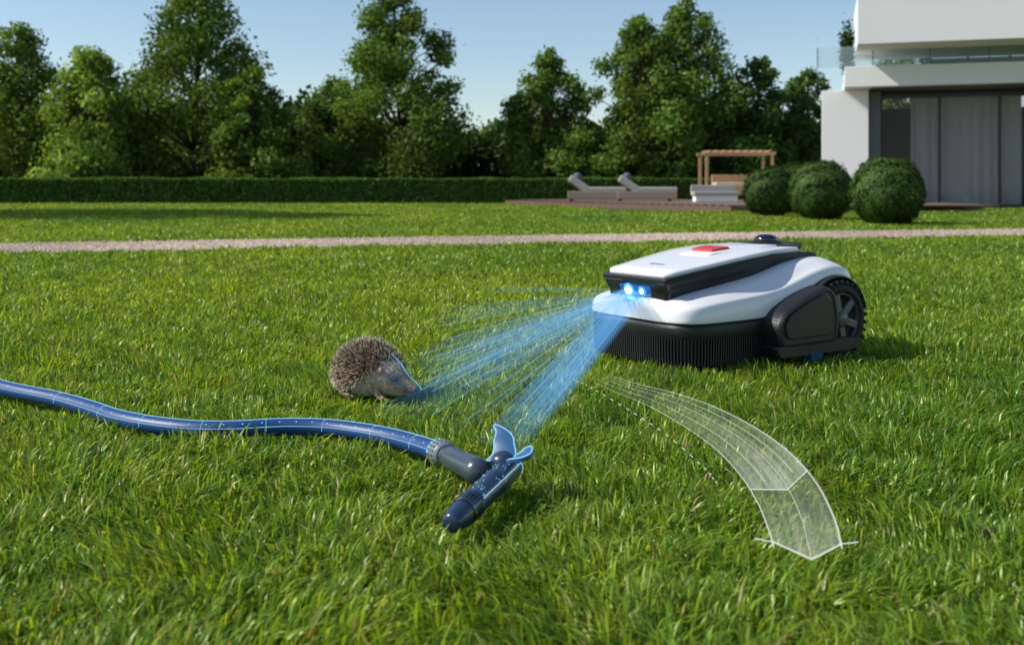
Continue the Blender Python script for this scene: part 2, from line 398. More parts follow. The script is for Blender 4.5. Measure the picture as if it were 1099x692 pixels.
# ---------------------------------------------------------------- terrace deck with furniture
deckm=pbr('deck_timber',(.13,.075,.055),.7,var=.3,nscale=6)
dk=empty('timber_deck'); 
oc=[(-.2,29.6),(1.5,25.2),(4.4,20.6),(5.2,20.6),(10.2,22.2),(10.2,30.0)]
V,F=cap_loft(oc,[(1,1,.0),(1,1,.11),(.985,.985,.11)]); mesh_obj('deck_base',V,F,deckm,dk)
parts=[]
for i in range(42):
    yy=20.9+i*.21; xl=4.3-(yy-20.6)*.62 if yy<25.2 else 1.6-(yy-25.2)*.38
    xl=max(xl,-.1)+.25; parts.append(box_vf(((xl+9.9)/2,yy,.125),(9.9-xl,.19,.024)))
V,F=merge(parts); mesh_obj('deck_boards',V,F,pbr('deck_board',(.20,.13,.10),.65,var=.3,nscale=5),dk)
wood=pbr('oak_timber',(.40,.25,.13),.6,var=.25,nscale=12)
cush=pbr('cushion_grey',(.36,.34,.32),.9,var=.08); cushd=pbr('cushion_dark_grey',(.12,.14,.17),.9)  # mid grey for the cushions, plain dark grey for the lounger pillow
lf_m=pbr('lounger_frame',(.26,.21,.17),.6)
def lounger(loc,rz):
    e=empty('sun_lounger',loc,rz)
    box('base_frame',(0.05,0,.15),(1.50,.66,.20),lf_m,e,.02)
    V,F=merge([box_vf((sx*.62,sy*.26,.03),(.08,.08,.06)) for sx in(-1,1) for sy in(-1,1)]); mesh_obj('feet',V,F,dark_grey,e)
    box('seat_cushion',(.32,0,.30),(.98,.62,.12),cush,e,.035)
    box('backrest',(-.40,0,.42),(.62,.62,.20),cush,e,.05,Matrix.Rotation(math.radians(35),3,'Y'))
    V,F=tube_vf([(-.46,-.26,.62),(-.46,.26,.62)],.11,14); mesh_obj('pillow',V,F,cushd,e,smooth=True)
lounger((2.15,26.4,.137),math.radians(-6)); lounger((3.40,26.2,.137),math.radians(-6))
box_e=empty('garden_bench',(4.95,25.0,.137)); box('seat',(0,0,.20),(1.1,.5,.10),cush,box_e,.02); box('base',(0,0,.075),(1.02,.42,.15),wall,box_e,.01); box('backrest',(0,.24,.3),(1.1,.08,.22),cush,box_e,.02)
pg=empty('wooden_pergola',(6.15,28.2,.137))
parts=[box_vf((sx*.88,sy*.5,.61),(.08,.08,1.22)) for sx in(-1,1) for sy in(-1,1)]+[box_vf((0,sy*.5,1.262),(1.95,.09,.085)) for sy in(-1,1)]+[box_vf((-.8+.2*i,0,1.33),(.05,1.2,.045)) for i in range(9)]
V,F=merge(parts); mesh_obj('timber_frame',V,F,wood,pg,bevel=.006)
box('daybed_base',(0.1,0.1,.25),(1.4,.75,.2),wood,pg,.01); box('daybed_mattress',(0.1,0.1,.42),(1.36,.72,.13),pbr('beige_cushion',(.5,.40,.28),.9),pg,.03); box('daybed_back',(0.1,.42,.55),(1.36,.1,.3),wood,pg,.02)

# ---------------------------------------------------------------- robot lawn mower
ang=math.atan2(M_F[1],M_F[0]); mw=empty('robot_lawn_mower',(M_C[0],M_C[1],.02),ang); mw.scale=(MS,MS,MZ)
def W(p):
    return Vector((M_C[0]+MS*(p[0]*M_F[0]+p[1]*M_L[0]),M_C[1]+MS*(p[0]*M_F[1]+p[1]*M_L[1]),.02+MZ*p[2]))
co=round_poly([(.29,-.18),(.29,.18),(-.31,.165),(-.31,-.165)],.05)
V,F=cap_loft(co,[(.97,.95,.035),(1,1,.05),(1,1,.15),(.95,.93,.18)]); mesh_obj('chassis',V,F,black_pl,mw,smooth=False)
bo=round_poly([(.335,-.215),(.335,.215),(-.03,.218),(-.03,-.218)],[.115,.115,.02,.02],12)
V,F=cap_loft(bo,[(.93,.93,.022),(.955,.965,.026),(.965,.975,.038),(.972,.98,.080),(1.0,1.0,.087),(1.005,1.005,.112),(.998,.998,.122),(.95,.95,.127)]); mesh_obj('front_bumper',V,F,black_pl,mw,smooth=True)
parts=[];acc=0
for i in range(len(bo)-1):
    a=Vector((*bo[i],0));b_=Vector((*bo[i+1],0)); L=(b_-a).length
    if L<1e-6: continue
    t=(b_-a)/L
    while acc<L:
        p=a+t*acc; nrm=Vector((t.y,-t.x,0)); 
        cx0=.1525; p=Vector((cx0+(p.x-cx0)*.973,p.y*.978,0))
        if p.x>-.02:
            M=Matrix((t,nrm,Vector((0,0,1)))).transposed(); parts.append(box_vf((p.x,p.y,.060),(.0040,.011,.052),M))
            parts.append(box_vf((p.x,p.y,.024),(.0045,.008,.020),M))
        acc+=.0088
    acc-=L
V,F=merge(parts); mesh_obj('bumper_ribs',V,F,black_pl,mw)
st=[(.335,.11,.130,.152,.08,.166),(.331,.155,.128,.156,.10,.174),(.316,.192,.127,.163,.12,.184),(.275,.212,.126,.173,.14,.196),(.20,.216,.126,.181,.145,.210),
(.08,.217,.126,.190,.145,.232),(-.01,.218,.130,.200,.145,.250),(-.07,.220,.155,.218,.15,.266),(-.13,.224,.200,.242,.155,.280),(-.20,.229,.234,.262,.16,.290),(-.26,.229,.234,.262,.16,.288),
(-.31,.223,.212,.248,.155,.272),(-.345,.205,.175,.22,.14,.242),(-.36,.17,.14,.185,.12,.205)]
V=[];F=[]
for (x,w,zb,zs,wt,zt_) in st:
    half=[(w-.02,zb),(w-.002,zb+.001),(w,zb+.006),(w-.002,(zb*.4+zs*.6)),(w-.006,zs-.003),(w-.012,zs+.003),(w-.024,zs+.008),(wt+.02,zt_-.008),(wt-.01,zt_),(wt*.5,zt_+.003),(0,zt_+.004)]
    row=[(x,y,z) for y,z in half]+[(x,-y,z) for y,z in half[:-1][::-1]]
    V+=row
k=len(row)
for i in range(len(st)-1):
    for j in range(k-1): F.append((i*k+j,i*k+j+1,(i+1)*k+j+1,(i+1)*k+j))
F.append(tuple(range(k))); F.append(tuple((len(st)-1)*k+j for j in range(k)))
mesh_obj('body_shell',V,F,white_pl,mw,smooth=True,sub=2)
def zt(x,y=0): return float(np.interp(x,[-.32,-.2,-.08,.03,.15,.25,.33],[.292,.304,.303,.292,.275,.258,.244]))
ho=round_poly([(.326,-.130),(.326,.130),(.02,.166),(-.30,.138),(-.30,-.138),(.02,-.166)],[.012,.012,.08,.07,.07,.08],6)
def zlow(x,y): return float(np.interp(x,[-.3,-.05,.1,.32],[.272,.25,.222,.176]))
V,F=cap_loft(ho,[(.935,.86,zlow),(.945,.89,lambda x,y:zlow(x,y)+.004),(.955,.93,lambda x,y:zlow(x,y)*.35+.65*(zt(x)-.016)),(.985,.975,lambda x,y:zt(x)-.016),(1,1,lambda x,y:zt(x)-.012),(1.0,1.0,lambda x,y:zt(x)-.004),(.99,.985,lambda x,y:zt(x)),(.8,.8,lambda x,y:zt(x)),(.4,.4,lambda x,y:zt(x)),(.05,.1,lambda x,y:zt(x))])
mesh_obj('hood_trim',V,F,trim_blk,mw)
lo=round_poly([(.314,-.110),(.314,.110),(.297,.124),(.01,.160),(-.20,.138),(-.20,-.138),(.01,-.160),(.297,-.124)],[.01,.01,.01,.08,.03,.03,.08,.01],6)
V,F=cap_loft(lo,[(1,1,lambda x,y:zt(x)-.002),(1.0,1.0,lambda x,y:zt(x)+.008),(.992,.985,lambda x,y:zt(x)+.012),(.8,.8,lambda x,y:zt(x)+.0135),(.5,.5,lambda x,y:zt(x)+.014),(.2,.2,lambda x,y:zt(x)+.014),(.02,.05,lambda x,y:zt(x)+.014)])
mesh_obj('hood_lid',V,F,white_pl,mw,smooth=True)
so=round_poly([(.10,-.06),(.10,.06),(-.16,.09),(-.16,-.09)],.02,5)
V,F=cap_loft(so,[(1,1,lambda x,y:zt(x)+.0125),(1,1,lambda x,y:zt(x)+.0165),(.98,.98,lambda x,y:zt(x)+.018),(.5,.5,lambda x,y:zt(x)+.0195),(.05,.05,lambda x,y:zt(x)+.0195)]); mesh_obj('lid_panel',V,F,white_pl,mw,smooth=True)
so=round_poly([(.065,-.042),(.065,.042),(.0,.048),(.0,-.048)],.008,4)
V,F=cap_loft(so,[(1,1,lambda x,y:zt(x)+.014),(1,1,lambda x,y:zt(x)+.0225),(.95,.96,lambda x,y:zt(x)+.025),(.1,.1,lambda x,y:zt(x)+.0255)]); mesh_obj('stop_button',V,F,red_pl,mw)
parts=[]
for yy,w_ in((-.028,.006),(-.018,.010),(-.004,.007),(.008,.010),(.021,.006)):
    parts.append(cap_loft([(.226,yy-w_/2),(.236,yy-w_/2),(.236,yy+w_/2),(.226,yy+w_/2)],[(1,1,lambda x,y:zt(x)+.012),(1,1,lambda x,y:zt(x)+.0142)]))
V,F=merge(parts); mesh_obj('badge_lettering',V,F,grey_pl,mw)
zc=.320
V,F=revolve([(0,0),(.095,0),(.098,.006),(.094,.014),(.066,.018),(.05,.018),(.046,.024),(0,.026)],56,'z',(-.205,0,zc-.016)); mesh_obj('dial_base',V,F,black_pl,mw,smooth=True)
parts=[]
for i in range(48):
    a=2*math.pi*i/48; M=Matrix.Rotation(a,3,'Z'); parts.append(box_vf((-.205+.096*math.cos(a),.096*math.sin(a),zc-.006),(.010,.004,.016),M))
V,F=merge(parts); mesh_obj('dial_ribs',V,F,dark_grey,mw)
V,F=revolve([(.0,0),(.034,0),(.035,.01),(.031,.018),(.02,.024),(0,.026)],32,'z',(-.205,0,zc+.004)); mesh_obj('lidar_turret',V,F,gloss_blk,mw,smooth=True)
def frontmap(a,b_,h): return (.3215-(.24-b_)*.36+h,a,b_)
fo=round_poly([(-.108,.178),(.108,.178),(.124,.228),(-.124,.228)],.006,4)
V,F=cap_loft(fo,[(1,1,-.016),(1,1,.002),(.97,.93,.0035)],frontmap); mesh_obj('camera_panel',V,F,gloss_blk,mw)
fo=round_poly([(-.058,.189),(.058,.189),(.063,.220),(-.063,.220)],.008,4)
V,F=cap_loft(fo,[(1,1,.003),(1,1,.0055),(.97,.93,.0065)],frontmap); mesh_obj('camera_window',V,F,pbr('sensor_glass_blue',(.01,.04,.12),.06,coat=1,emit=(.02,.16,.6),es=.45),mw)
lensring=[];glow=[]
for yy,rr in((-.022,.0130),(.030,.0070)):
    V,F=revolve([(0,.0),(rr+.006,.0),(rr+.0075,.004),(rr+.005,.007),(rr+.001,.005),(0,.005)],28,'z')
    Mx=Matrix.Rotation(math.radians(90+20),3,'Y'); V=[Mx@Vector(v)+Vector((.3145,yy,.206)) for v in V]; lensring.append((V,F))
    glow.append(ico_vf((.320,yy,.204),rr,3,(.5,1,1)))
V,F=merge(lensring); mesh_obj('camera_lens_rings',V,F,pbr('lens_ring_blue',(.02,.10,.3),.25,emit=(.05,.35,1),es=1.2),mw,smooth=True)
gl=pbr('camera_led_light',(.2,.6,1),.3,emit=(.30,.72,1.0),es=12); V,F=merge(glow); mesh_obj('camera_led',V,F,gl,mw,smooth=True)
hub_m=pbr('hub_grey',(.13,.15,.145),.35,metal=.3)
def wheel(side):
    c=(-.228,side*.222,.108); s=side
    prof=[(.035,-.03),(.080,-.032),(.098,-.030),(.106,-.022),(.108,0),(.106,.026),(.098,.034),(.082,.036),(.078,.026),(.074,.018),(.0,.018)]
    prof=[(a,b*s) for a,b in prof]
    V,F=revolve(prof,56,'y',c); mesh_obj('rear_tyre',V,F,rubber,mw,smooth=True)
    parts=[]
    for i in range(30):
        a=2*math.pi*i/30
        for k,yo in enumerate((-.014,.018)):
            aa=a+k*.105; M=Matrix.Rotation(-aa,3,'Y')@Matrix.Rotation(.35*(1 if k else -1),3,'X')
            parts.append(box_vf((c[0]+.108*math.cos(aa),c[1]+s*yo,c[2]+.108*math.sin(aa)),(.014,.032,.009),M))
    V,F=merge(parts); mesh_obj('tyre_lugs',V,F,rubber,mw,bevel=.0015)
    parts=[]
    for i in range(6):
        a=2*math.pi*i/6+.3; M=Matrix.Rotation(-a,3,'Y'); parts.append(box_vf((c[0]+.047*math.cos(a),c[1]+s*.024,c[2]+.047*math.sin(a)),(.056,.014,.024),M))
    V,F=merge(parts); mesh_obj('wheel_spokes',V,F,hub_m,mw,bevel=.004)
    V,F=revolve([(.0,.040*s),(.018,.040*s),(.024,.034*s),(.026,.018*s)],28,'y',c)
    mesh_obj('wheel_hub',V,F,grey_pl,mw,smooth=True)
    V,F=revolve([(.070,.018*s),(.070,.030*s),(.078,.032*s),(.080,.026*s)],48,'y',c); mesh_obj('wheel_rim',V,F,dark_grey,mw,smooth=True)
wheel(1); wheel(-1)
m,nt,out=nodes('carbon_side_panel'); b=nt.nodes.new('ShaderNodeBsdfPrincipled'); b.inputs['Roughness'].default_value=.35
tc=nt.nodes.new('ShaderNodeTexCoord'); wv=nt.nodes.new('ShaderNodeTexWave'); wv.inputs['Scale'].default_value=60; wv.bands_direction='DIAGONAL'
cr=nt.nodes.new('ShaderNodeValToRGB'); cr.color_ramp.elements[0].color=(.008,.008,.009,1); cr.color_ramp.elements[1].color=(.055,.056,.06,1)
nt.links.new(tc.outputs['Object'],wv.inputs['Vector']); nt.links.new(wv.outputs['Fac'],cr.inputs[0]); nt.links.new(cr.outputs[0],b.inputs['Base Color']); nt.links.new(b.outputs[0],out.inputs[0]); carbon=m
for s in(1,-1):
    o2=round_poly([(.045,.045),(.06,.115),(.03,.150),(-.06,.192),(-.145,.215),(-.175,.195),(-.19,.12),(-.185,.045)],[.02,.03,.04,.05,.03,.03,.02,.02],5)
    V,F=cap_loft(o2,[(1,1,s*.19),(1,1,s*.262),(.985,.98,s*.270),(.95,.93,s*.276),(.90,.87,s*.277),(.89,.86,s*.2745)],lambda a,b_,h:(a,h,b_)); mesh_obj('side_cover',V,F,black_pl,mw)
    o2=round_poly([(.03,.07),(.04,.112),(.02,.14),(-.06,.176),(-.13,.197),(-.155,.176),(-.165,.12),(-.16,.07)],[.02,.03,.04,.05,.03,.03,.02,.02],5)
    V,F=cap_loft(o2,[(.97,.95,s*.270),(.97,.95,s*.2785),(.94,.9,s*.2805)],lambda a,b_,h:(a,h,b_)); mesh_obj('carbon_panel',V,F,carbon,mw)
    o2=round_poly([(.055,.022),(.07,.056),(-.20,.060),(-.28,.056),(-.295,.035),(-.25,.020)],.012,4)
    V,F=cap_loft(o2,[(1,1,s*.19),(1,1,s*.270),(.98,.9,s*.276)],lambda a,b_,h:(a,h,b_)); mesh_obj('side_skirt',V,F,black_pl,mw)
    arc=[(-.228+.128*math.cos(t),.108+.128*math.sin(t)) for t in np.linspace(math.radians(165),math.radians(25),18)]
    V=[];F=[]
    for (ax,az) in arc:
        for yy in(.16,.245): V.append((ax,s*yy,az))
        for yy in(.245,.16): V.append((-.228+(ax+.228)*.955,s*yy,.108+(az-.108)*.955))
    for i in range(17):
        for j in range(4): F.append((i*4+j,i*4+(j+1)%4,(i+1)*4+(j+1)%4,(i+1)*4+j))
    F+=[(0,1,2,3),(68,69,70,71)]
    mesh_obj('wheel_arch',V,F,black_pl,mw,bevel=.002)
box('blade_height_foot',(-.13,.235,.012),(.05,.03,.026),blue_pl,mw,.004)
V,F=revolve([(0,.0),(.10,.0),(.10,.012),(0,.014)],32,'z',(.0,0,.028)); mesh_obj('cutting_disc',V,F,dark_grey,mw)

# ---------------------------------------------------------------- hose and nozzle
hosem=pbr('hose_rubber',(.010,.055,.19),.45,var=.2,nscale=60)
hose=empty('garden_hose'); V,F=tube_vf(hose_c,.0170,20); mesh_obj('hose_tube',V,F,hosem,hose,smooth=True)
def offs(pts,ang,rad):
    out=[]
    for i,p in enumerate(pts):
        t=(pts[min(i+1,len(pts)-1)]-pts[max(i-1,0)]).normalized(); s=Vector((t.y,-t.x,0)).normalized()
        out.append(p+(s*math.cos(ang)+Vector((0,0,1))*math.sin(ang))*rad)
    return out
parts=[tube_vf(offs(hose_c,math.radians(a),.0172),w,6) for a,w in((18,.0005),(112,.0010))]
dd=offs(hose_c,math.radians(48),.0175)
for i in range(2,len(dd)-2,4): parts.append(tube_vf([dd[i],dd[i]*.7+dd[i+1]*.3],.0009,6))
for i in range(3,len(hose_c)-1,14):
    ring=[];t=(hose_c[i+1]-hose_c[i-1]).normalized(); s=Vector((t.y,-t.x,0)).normalized(); u=s.cross(t)
    if u.z<0:u=-u
    for k in range(9):
        a=math.radians(-10+k*20); ring.append(hose_c[i]+(s*math.cos(a)+u*math.sin(a))*.0173)
    parts.append(tube_vf(ring,.0004,5))
V,F=merge(parts); mesh_obj('scan_outline',V,F,line_m,hose,smooth=True)

nz=empty('hose_nozzle')
A=hose_c[-1]; J=Vector((-.052,1.665,.056))
d=(J-A).normalized()
V,F=merge([tube_vf([A-d*.028,A-d*.022,A+d*.012,A+d*.018],[.0185,.0225,.0225,.018],24),tube_vf([A+d*.018,A+d*.030,A+d*.034],[.014,.014,.018],20)])
mesh_obj('hose_connector',V,F,pbr('connector_grey',(.17,.20,.23),.35,coat=.3),nz,smooth=True,bevel=.001)
parts=[]
u=d.cross(Vector((0,0,1))).normalized(); vv=u.cross(d)
for i in range(18):
    a=2*math.pi*i/18; M=Matrix((d,u*math.cos(a)+vv*math.sin(a),d.cross(u*math.cos(a)+vv*math.sin(a)))).transposed()
    parts.append(box_vf(A-d*.005+(u*math.cos(a)+vv*math.sin(a))*.0225,(.028,.003,.003),M))
V,F=merge(parts); mesh_obj('connector_grips',V,F,grey_pl,nz)
V,F=tube_vf([A+d*.032,A+d*.05,A*.45+J*.55,J*.9+A*.1,J+d*.01],[.018,.0205,.0195,.022,.020],24); mesh_obj('handle',V,F,pbr('nozzle_body',(.045,.062,.085),.35,coat=.3,var=.15),nz,smooth=True)
Bk=Vector((.004,1.695,.060)); Tp=Vector((-.088,1.462,.038)); bd=(Tp-Bk).normalized(); LL=(Tp-Bk).length
def bp(t): return Bk+bd*LL*t
V,F=tube_vf([bp(0),bp(.01),bp(.06),bp(.30),bp(.34),bp(.36),bp(.38),bp(.66),bp(.69),bp(.70),bp(.72),bp(.80),bp(.86),bp(.93),bp(.99),bp(1.0)],[.012,.017,.0195,.0205,.0215,.0215,.0205,.021,.0225,.0225,.0195,.0205,.0195,.017,.0145,.011],32)
barrel_m=pbr('nozzle_barrel',(.016,.036,.08),.3,coat=.4,var=.15); mesh_obj('barrel',V,F,barrel_m,nz,smooth=True)
V,F=tube_vf([bp(.80),bp(.805),bp(.835),bp(.84)],[.0205,.0216,.0216,.0205],32); mesh_obj('tip_ring',V,F,gloss_blk,nz)
u=bd.cross(Vector((0,0,1))).normalized(); vv=u.cross(bd); parts=[]
for i in range(24):
    a=2*math.pi*i/24; n_=(u*math.cos(a)+vv*math.sin(a)); M=Matrix((bd,n_,bd.cross(n_))).transposed(); parts.append(box_vf(bp(.76)+n_*.0203,(.022,.0025,.0025),M))
V,F=merge(parts); mesh_obj('tip_grips',V,F,gloss_blk,nz)
def blade(name,pts,wid,th,side,mat):
    pts=catmull(pts,6); V=[];F=[]; n=len(pts)
    for i,p in enumerate(pts):
        t=(pts[min(i+1,n-1)]-pts[max(i-1,0)]).normalized(); w=float(np.interp(i/(n-1),[0,.25,.6,.9,1],wid)); nn=t.cross(side).normalized()
        for a,b_ in((-1,-1),(1,-1),(1,1),(-1,1)): V.append(p+side*a*w+nn*b_*th)
    for i in range(n-1):
        for k in range(4): F.append((i*4+k,i*4+(k+1)%4,(i+1)*4+(k+1)%4,(i+1)*4+k))
    F+=[(0,1,2,3),tuple((n-1)*4+k for k in range(4))]
    mesh_obj(name,V,F,mat,nz,smooth=True,bevel=.0015)
    e1=[V[i*4+0]for i in range(n)]+[V[(n-1)*4+1]]+[V[i*4+1] for i in range(n-1,-1,-1)]
    return tube_vf(e1,.0009,6)
lever_m=pbr('lever_blue',(.02,.09,.22),.35,coat=.4)
sd=Vector((.85,-.35,.0)).normalized()
o1=blade('trigger_lever',[(-.030,1.672,.068),(-.012,1.675,.080),(-.012,1.69,.095),(-.013,1.705,.107),(-.026,1.722,.117)],[.014,.020,.017,.010,.003],.0045,sd,lever_m)
o2_=blade('flow_thumb_lever',[(-.012,1.66,.074),(.010,1.655,.080),(.024,1.660,.086),(.031,1.672,.093)],[.012,.018,.017,.012,.005],.004,Vector((.5,-.8,.2)).normalized(),lever_m)
V,F=merge([ico_vf((-.012,1.675,.072),.0215,3,(1.1,1,.75))]); mesh_obj('lever_pivot',V,F,barrel_m,nz,smooth=True)
parts=[o1,o2_]
for a in(25,150):
    a=math.radians(a); rr_=[.0198,.021,.022,.021,.0215,.023]; tt=[.05,.3,.35,.4,.65,.69]
    parts.append(tube_vf([bp(t)+(u*math.cos(a)+vv*math.sin(a))*q for t,q in zip(tt,rr_)],.0006,6))
ring=[bp(.0)+(u*math.cos(math.radians(k*20))+vv*math.sin(math.radians(k*20)))*.0185+bd*.01 for k in range(19)]; parts.append(tube_vf(ring,.0008,6))
ring=[A+(d.cross(Vector((0,0,1))).normalized()*math.cos(math.radians(k*20))+Vector((0,0,1))*math.sin(math.radians(k*20)))*.0232 -d*.02 for k in range(10)]; parts.append(tube_vf(ring,.0009,6))
rg=random.Random(3)
for i in range(46):
    a=rg.uniform(.3,2.8); t=rg.uniform(.06,.68); parts.append(ico_vf(bp(t)+(u*math.cos(a)+vv*math.sin(a))*.0213,.0008,1))
V,F=merge(parts); mesh_obj('scan_outline',V,F,line_m,nz,smooth=True)

# ---------------------------------------------------------------- hedgehog
hh=empty('hedgehog',(-.334,2.455,.019),math.radians(-34)); hh.scale=(1.08,1.02,.97)
S=[(-.092,.004,.004,.050),(-.088,.020,.022,.050),(-.072,.042,.043,.056),(-.045,.057,.057,.064),(-.01,.061,.061,.068),(.020,.055,.055,.066),(.040,.046,.045,.060),(.056,.040,.038,.055),(.070,.035,.034,.050),(.082,.027,.028,.044),(.092,.0185,.020,.038),(.103,.0125,.0135,.0335),(.114,.0085,.009,.031),(.122,.0062,.0065,.0305),(.126,.002,.002,.0305)]
V=[];F=[];K=28
for (x,wy,wz,cz) in S:
    for k in range(K):
        a=2*math.pi*k/K; z=cz+wz*math.sin(a); z=max(z,.008) ; V.append((x,wy*math.cos(a),z))
for i in range(len(S)-1):
    for k in range(K): F.append((i*K+k,i*K+(k+1)%K,(i+1)*K+(k+1)%K,(i+1)*K+k))
F.append(tuple(range(K)));F.append(tuple((len(S)-1)*K+k for k in range(K)))
skin=pbr('hedgehog_skin',(.30,.21,.15),.8,var=.3,nscale=60,bump=.3,bscale=400); mesh_obj('body',V,F,skin,hh,smooth=True,sub=1)
def surf(n,seed,xmin,xmax):
    r=np.random.default_rng(seed); x=r.uniform(xmin,xmax,n); a=r.uniform(0,2*np.pi,n)
    s=np.array(S); wy=np.interp(x,s[:,0],s[:,1]); wz=np.interp(x,s[:,0],s[:,2]); cz=np.interp(x,s[:,0],s[:,3])
    keep=r.random(n)<(wy/.061+.15*(x>.05)); x,a,wy,wz,cz=[q[keep] for q in(x,a,wy,wz,cz)]
    P=np.stack([x,wy*np.cos(a),cz+wz*np.sin(a)],1)
    dx=.002; wy2=np.interp(x+dx,s[:,0],s[:,1]); sl=(wy2-wy)/dx
    N=np.stack([-sl,np.cos(a),np.sin(a)],1); N/=np.linalg.norm(N,axis=1)[:,None]
    return P,N,a,r
def spikes(name,P,N,L,R,cols,mat,r,k=4):
    n=len(P); t=np.cross(N,np.array([.3,.2,.93])); t/=np.linalg.norm(t,axis=1)[:,None]; b=np.cross(N,t)
    rows=[];cc=[]
    for f,rad,ci in((0,1,0),(.45,1,1),(.72,.85,2),(1,.1,3)):
        for j in range(k):
            th=2*np.pi*j/k; rows.append(P+N*(L*f)[:,None]+(t*np.cos(th)+b*np.sin(th))*R*rad); cc.append(cols[ci])
    V=np.stack(rows,1).reshape(-1,3); C=np.stack(cc,1).reshape(-1,3); m_=4*k; i=np.arange(n)*m_; F=[]
    for s_ in range(3):
        for j in range(k):
            F.append(np.stack([i+s_*k+j,i+s_*k+(j+1)%k,i+(s_+1)*k+(j+1)%k,i+(s_+1)*k+j],1))
    return np_mesh(name,V,[np.concatenate(F)],mat,C,hh,smooth=True)
fur_m=leafmat('hedgehog_hair',.12,.03,.5,(1.1,1,.9))
fur_m.node_tree.nodes['Glossy BSDF'].inputs['Color'].default_value=(.9,.85,.8,1)
zx=[-.09,-.03,.0,.02,.040,.060]; zz=[.018,.026,.038,.052,.070,.090]
P,N,a,r_=surf(5600,1,-.09,.060)
lim=np.interp(P[:,0],zx,zz)+.004*r_.normal(size=len(P))
kp=P[:,2]>lim; P=P[kp];N=N[kp]; n=len(P)
N=N+np.array([-.35,0,.15])+r_.normal(size=(n,3))*.32; N/=np.linalg.norm(N,axis=1)[:,None]
br=r_.uniform(.5,1.5,n)[:,None]
cols=[np.array([.44,.33,.22])*br,np.array([.13,.085,.055])*br,np.array([.30,.20,.13])*br,np.array([1.0,.88,.70])*br]
spikes('spines',P-N*.003,N,r_.uniform(.014,.025,n),.0011,cols,fur_m,r_)
P,N,a,r_=surf(34000,2,-.08,.120)
kp=(P[:,2]<np.interp(P[:,0],zx+[.064],zz+[.2])+.010); P=P[kp];N=N[kp]; n=len(P); P[:,2]=np.maximum(P[:,2],.010)
N=N*.55+np.array([-.75,0,-.15])+r_.normal(size=(n,3))*.25; N/=np.linalg.norm(N,axis=1)[:,None]
snout=np.clip((P[:,0]-.088)/.020,0,1)[:,None]; br=r_.uniform(.6,1.3,n)[:,None]
em=np.exp(-((P[:,0]-.084)**2+(P[:,2]-.052)**2)/(.012**2))[:,None]*.70
base=(np.array([.90,.76,.58])*(1-snout)+np.array([.34,.23,.16])*snout)*br*(1-em)
cols=[base*.75,base,base,np.minimum(base*1.1,1)]
Lf=np.interp(P[:,0],[-.08,.04,.08,.12],[.014,.011,.007,.003])*r_.uniform(.6,1.2,n)
spikes('fur',P,N,Lf,.0005,cols,fur_m,r_,3)
blk=pbr('eye_black',(.008,.007,.007),.06,coat=1)
V,F=merge([ico_vf((.0845,s*.0240,.0530),.0060,3) for s in(-1,1)]); mesh_obj('eyes',V,F,blk,hh,smooth=True)
V,F=ico_vf((.127,0,.0320),.0070,3,(1,1.05,.85)); mesh_obj('nose',V,F,blk,hh,smooth=True)
earm=pbr('ear_skin',(.38,.24,.18),.7,var=.2)
for s in(-1,1):
    V,F=revolve([(0,-.001),(.004,.000),(.0075,.003),(.0092,.0065),(.0100,.0062),(.0085,.001),(.004,-.002),(0,-.003)],20,'z')
    M=Matrix.Rotation(math.radians(s*62),3,'X')@Matrix.Rotation(math.radians(28),3,'Y'); V=[M@Vector(v)+Vector((.054,s*.0415,.071)) for v in V]; mesh_obj('ear',V,F,earm,hh,smooth=True)
V,F=tube_vf([(.12,-.007,.026),(.110,-.010,.0235),(.100,-.014,.025)],.0007,5); mesh_obj('mouth',V,F,blk,hh)
for nm,x,y,fwd in(('foreleg',.046,-.034,.018),('foreleg',.056,.028,.012),('hindleg',-.045,-.042,.020),('hindleg',-.035,.040,.018)):
    hind=nm=='hindleg'
    pts=[(x,y*.8,.042),(x+(.012 if hind else -.004),y,.026),(x+(-.006 if hind else .004),y*1.02,.010),(x+fwd,y*1.05,.005)]
    parts=[tube_vf(catmull(pts,5),list(np.interp(np.linspace(0,1,16),[0,.4,.75,1],[.015,.010,.0070,.006])),12)]
    for k in(-1,0,1):
        q=Vector(pts[-1]); parts.append(tube_vf([q,q+Vector((.006,k*.0035,.0005)),q+Vector((.012,k*.0055,-.003))],[.003,.0024,.0008],8))
    V,F=merge(parts); mesh_obj(nm,V,F,skin,hh,smooth=True)
V=[];C=[];parts=[]
def shell(u_,v_):
    s=np.array(S); x=.042+u_*.094; wy=np.interp(x,s[:,0],s[:,1])+.009; wz=np.interp(x,s[:,0],s[:,2])+.012; cz=np.interp(x,s[:,0],s[:,3])
    k_=math.sqrt(max(0,1-max(0,(u_-.8)/.2)**2)); aa=math.radians(v_*180); return Vector((x+.003,wy*k_*math.cos(aa),cz+wz*k_*math.sin(aa)))
nu,nv_=22,22
for i in range(nu+1):
    for j in range(nv_+1): V.append(shell(i/nu,j/nv_)); C.append([.035*min(1,(i/nu)*2.5)]*3)
q=[]
for i in range(nu):
    for j in range(nv_): q.append((i*(nv_+1)+j,i*(nv_+1)+j+1,(i+1)*(nv_+1)+j+1,(i+1)*(nv_+1)+j))
np_mesh('scan_shell',np.array([tuple(v) for v in V]),[np.array(q)],beam_m,np.array(C),hh,smooth=True)
parts.append(tube_vf([shell(i/30,.5) for i in range(3,31)],.0005,5))
V,F=merge(parts); mesh_obj('scan_outline',V,F,line_m,hh)

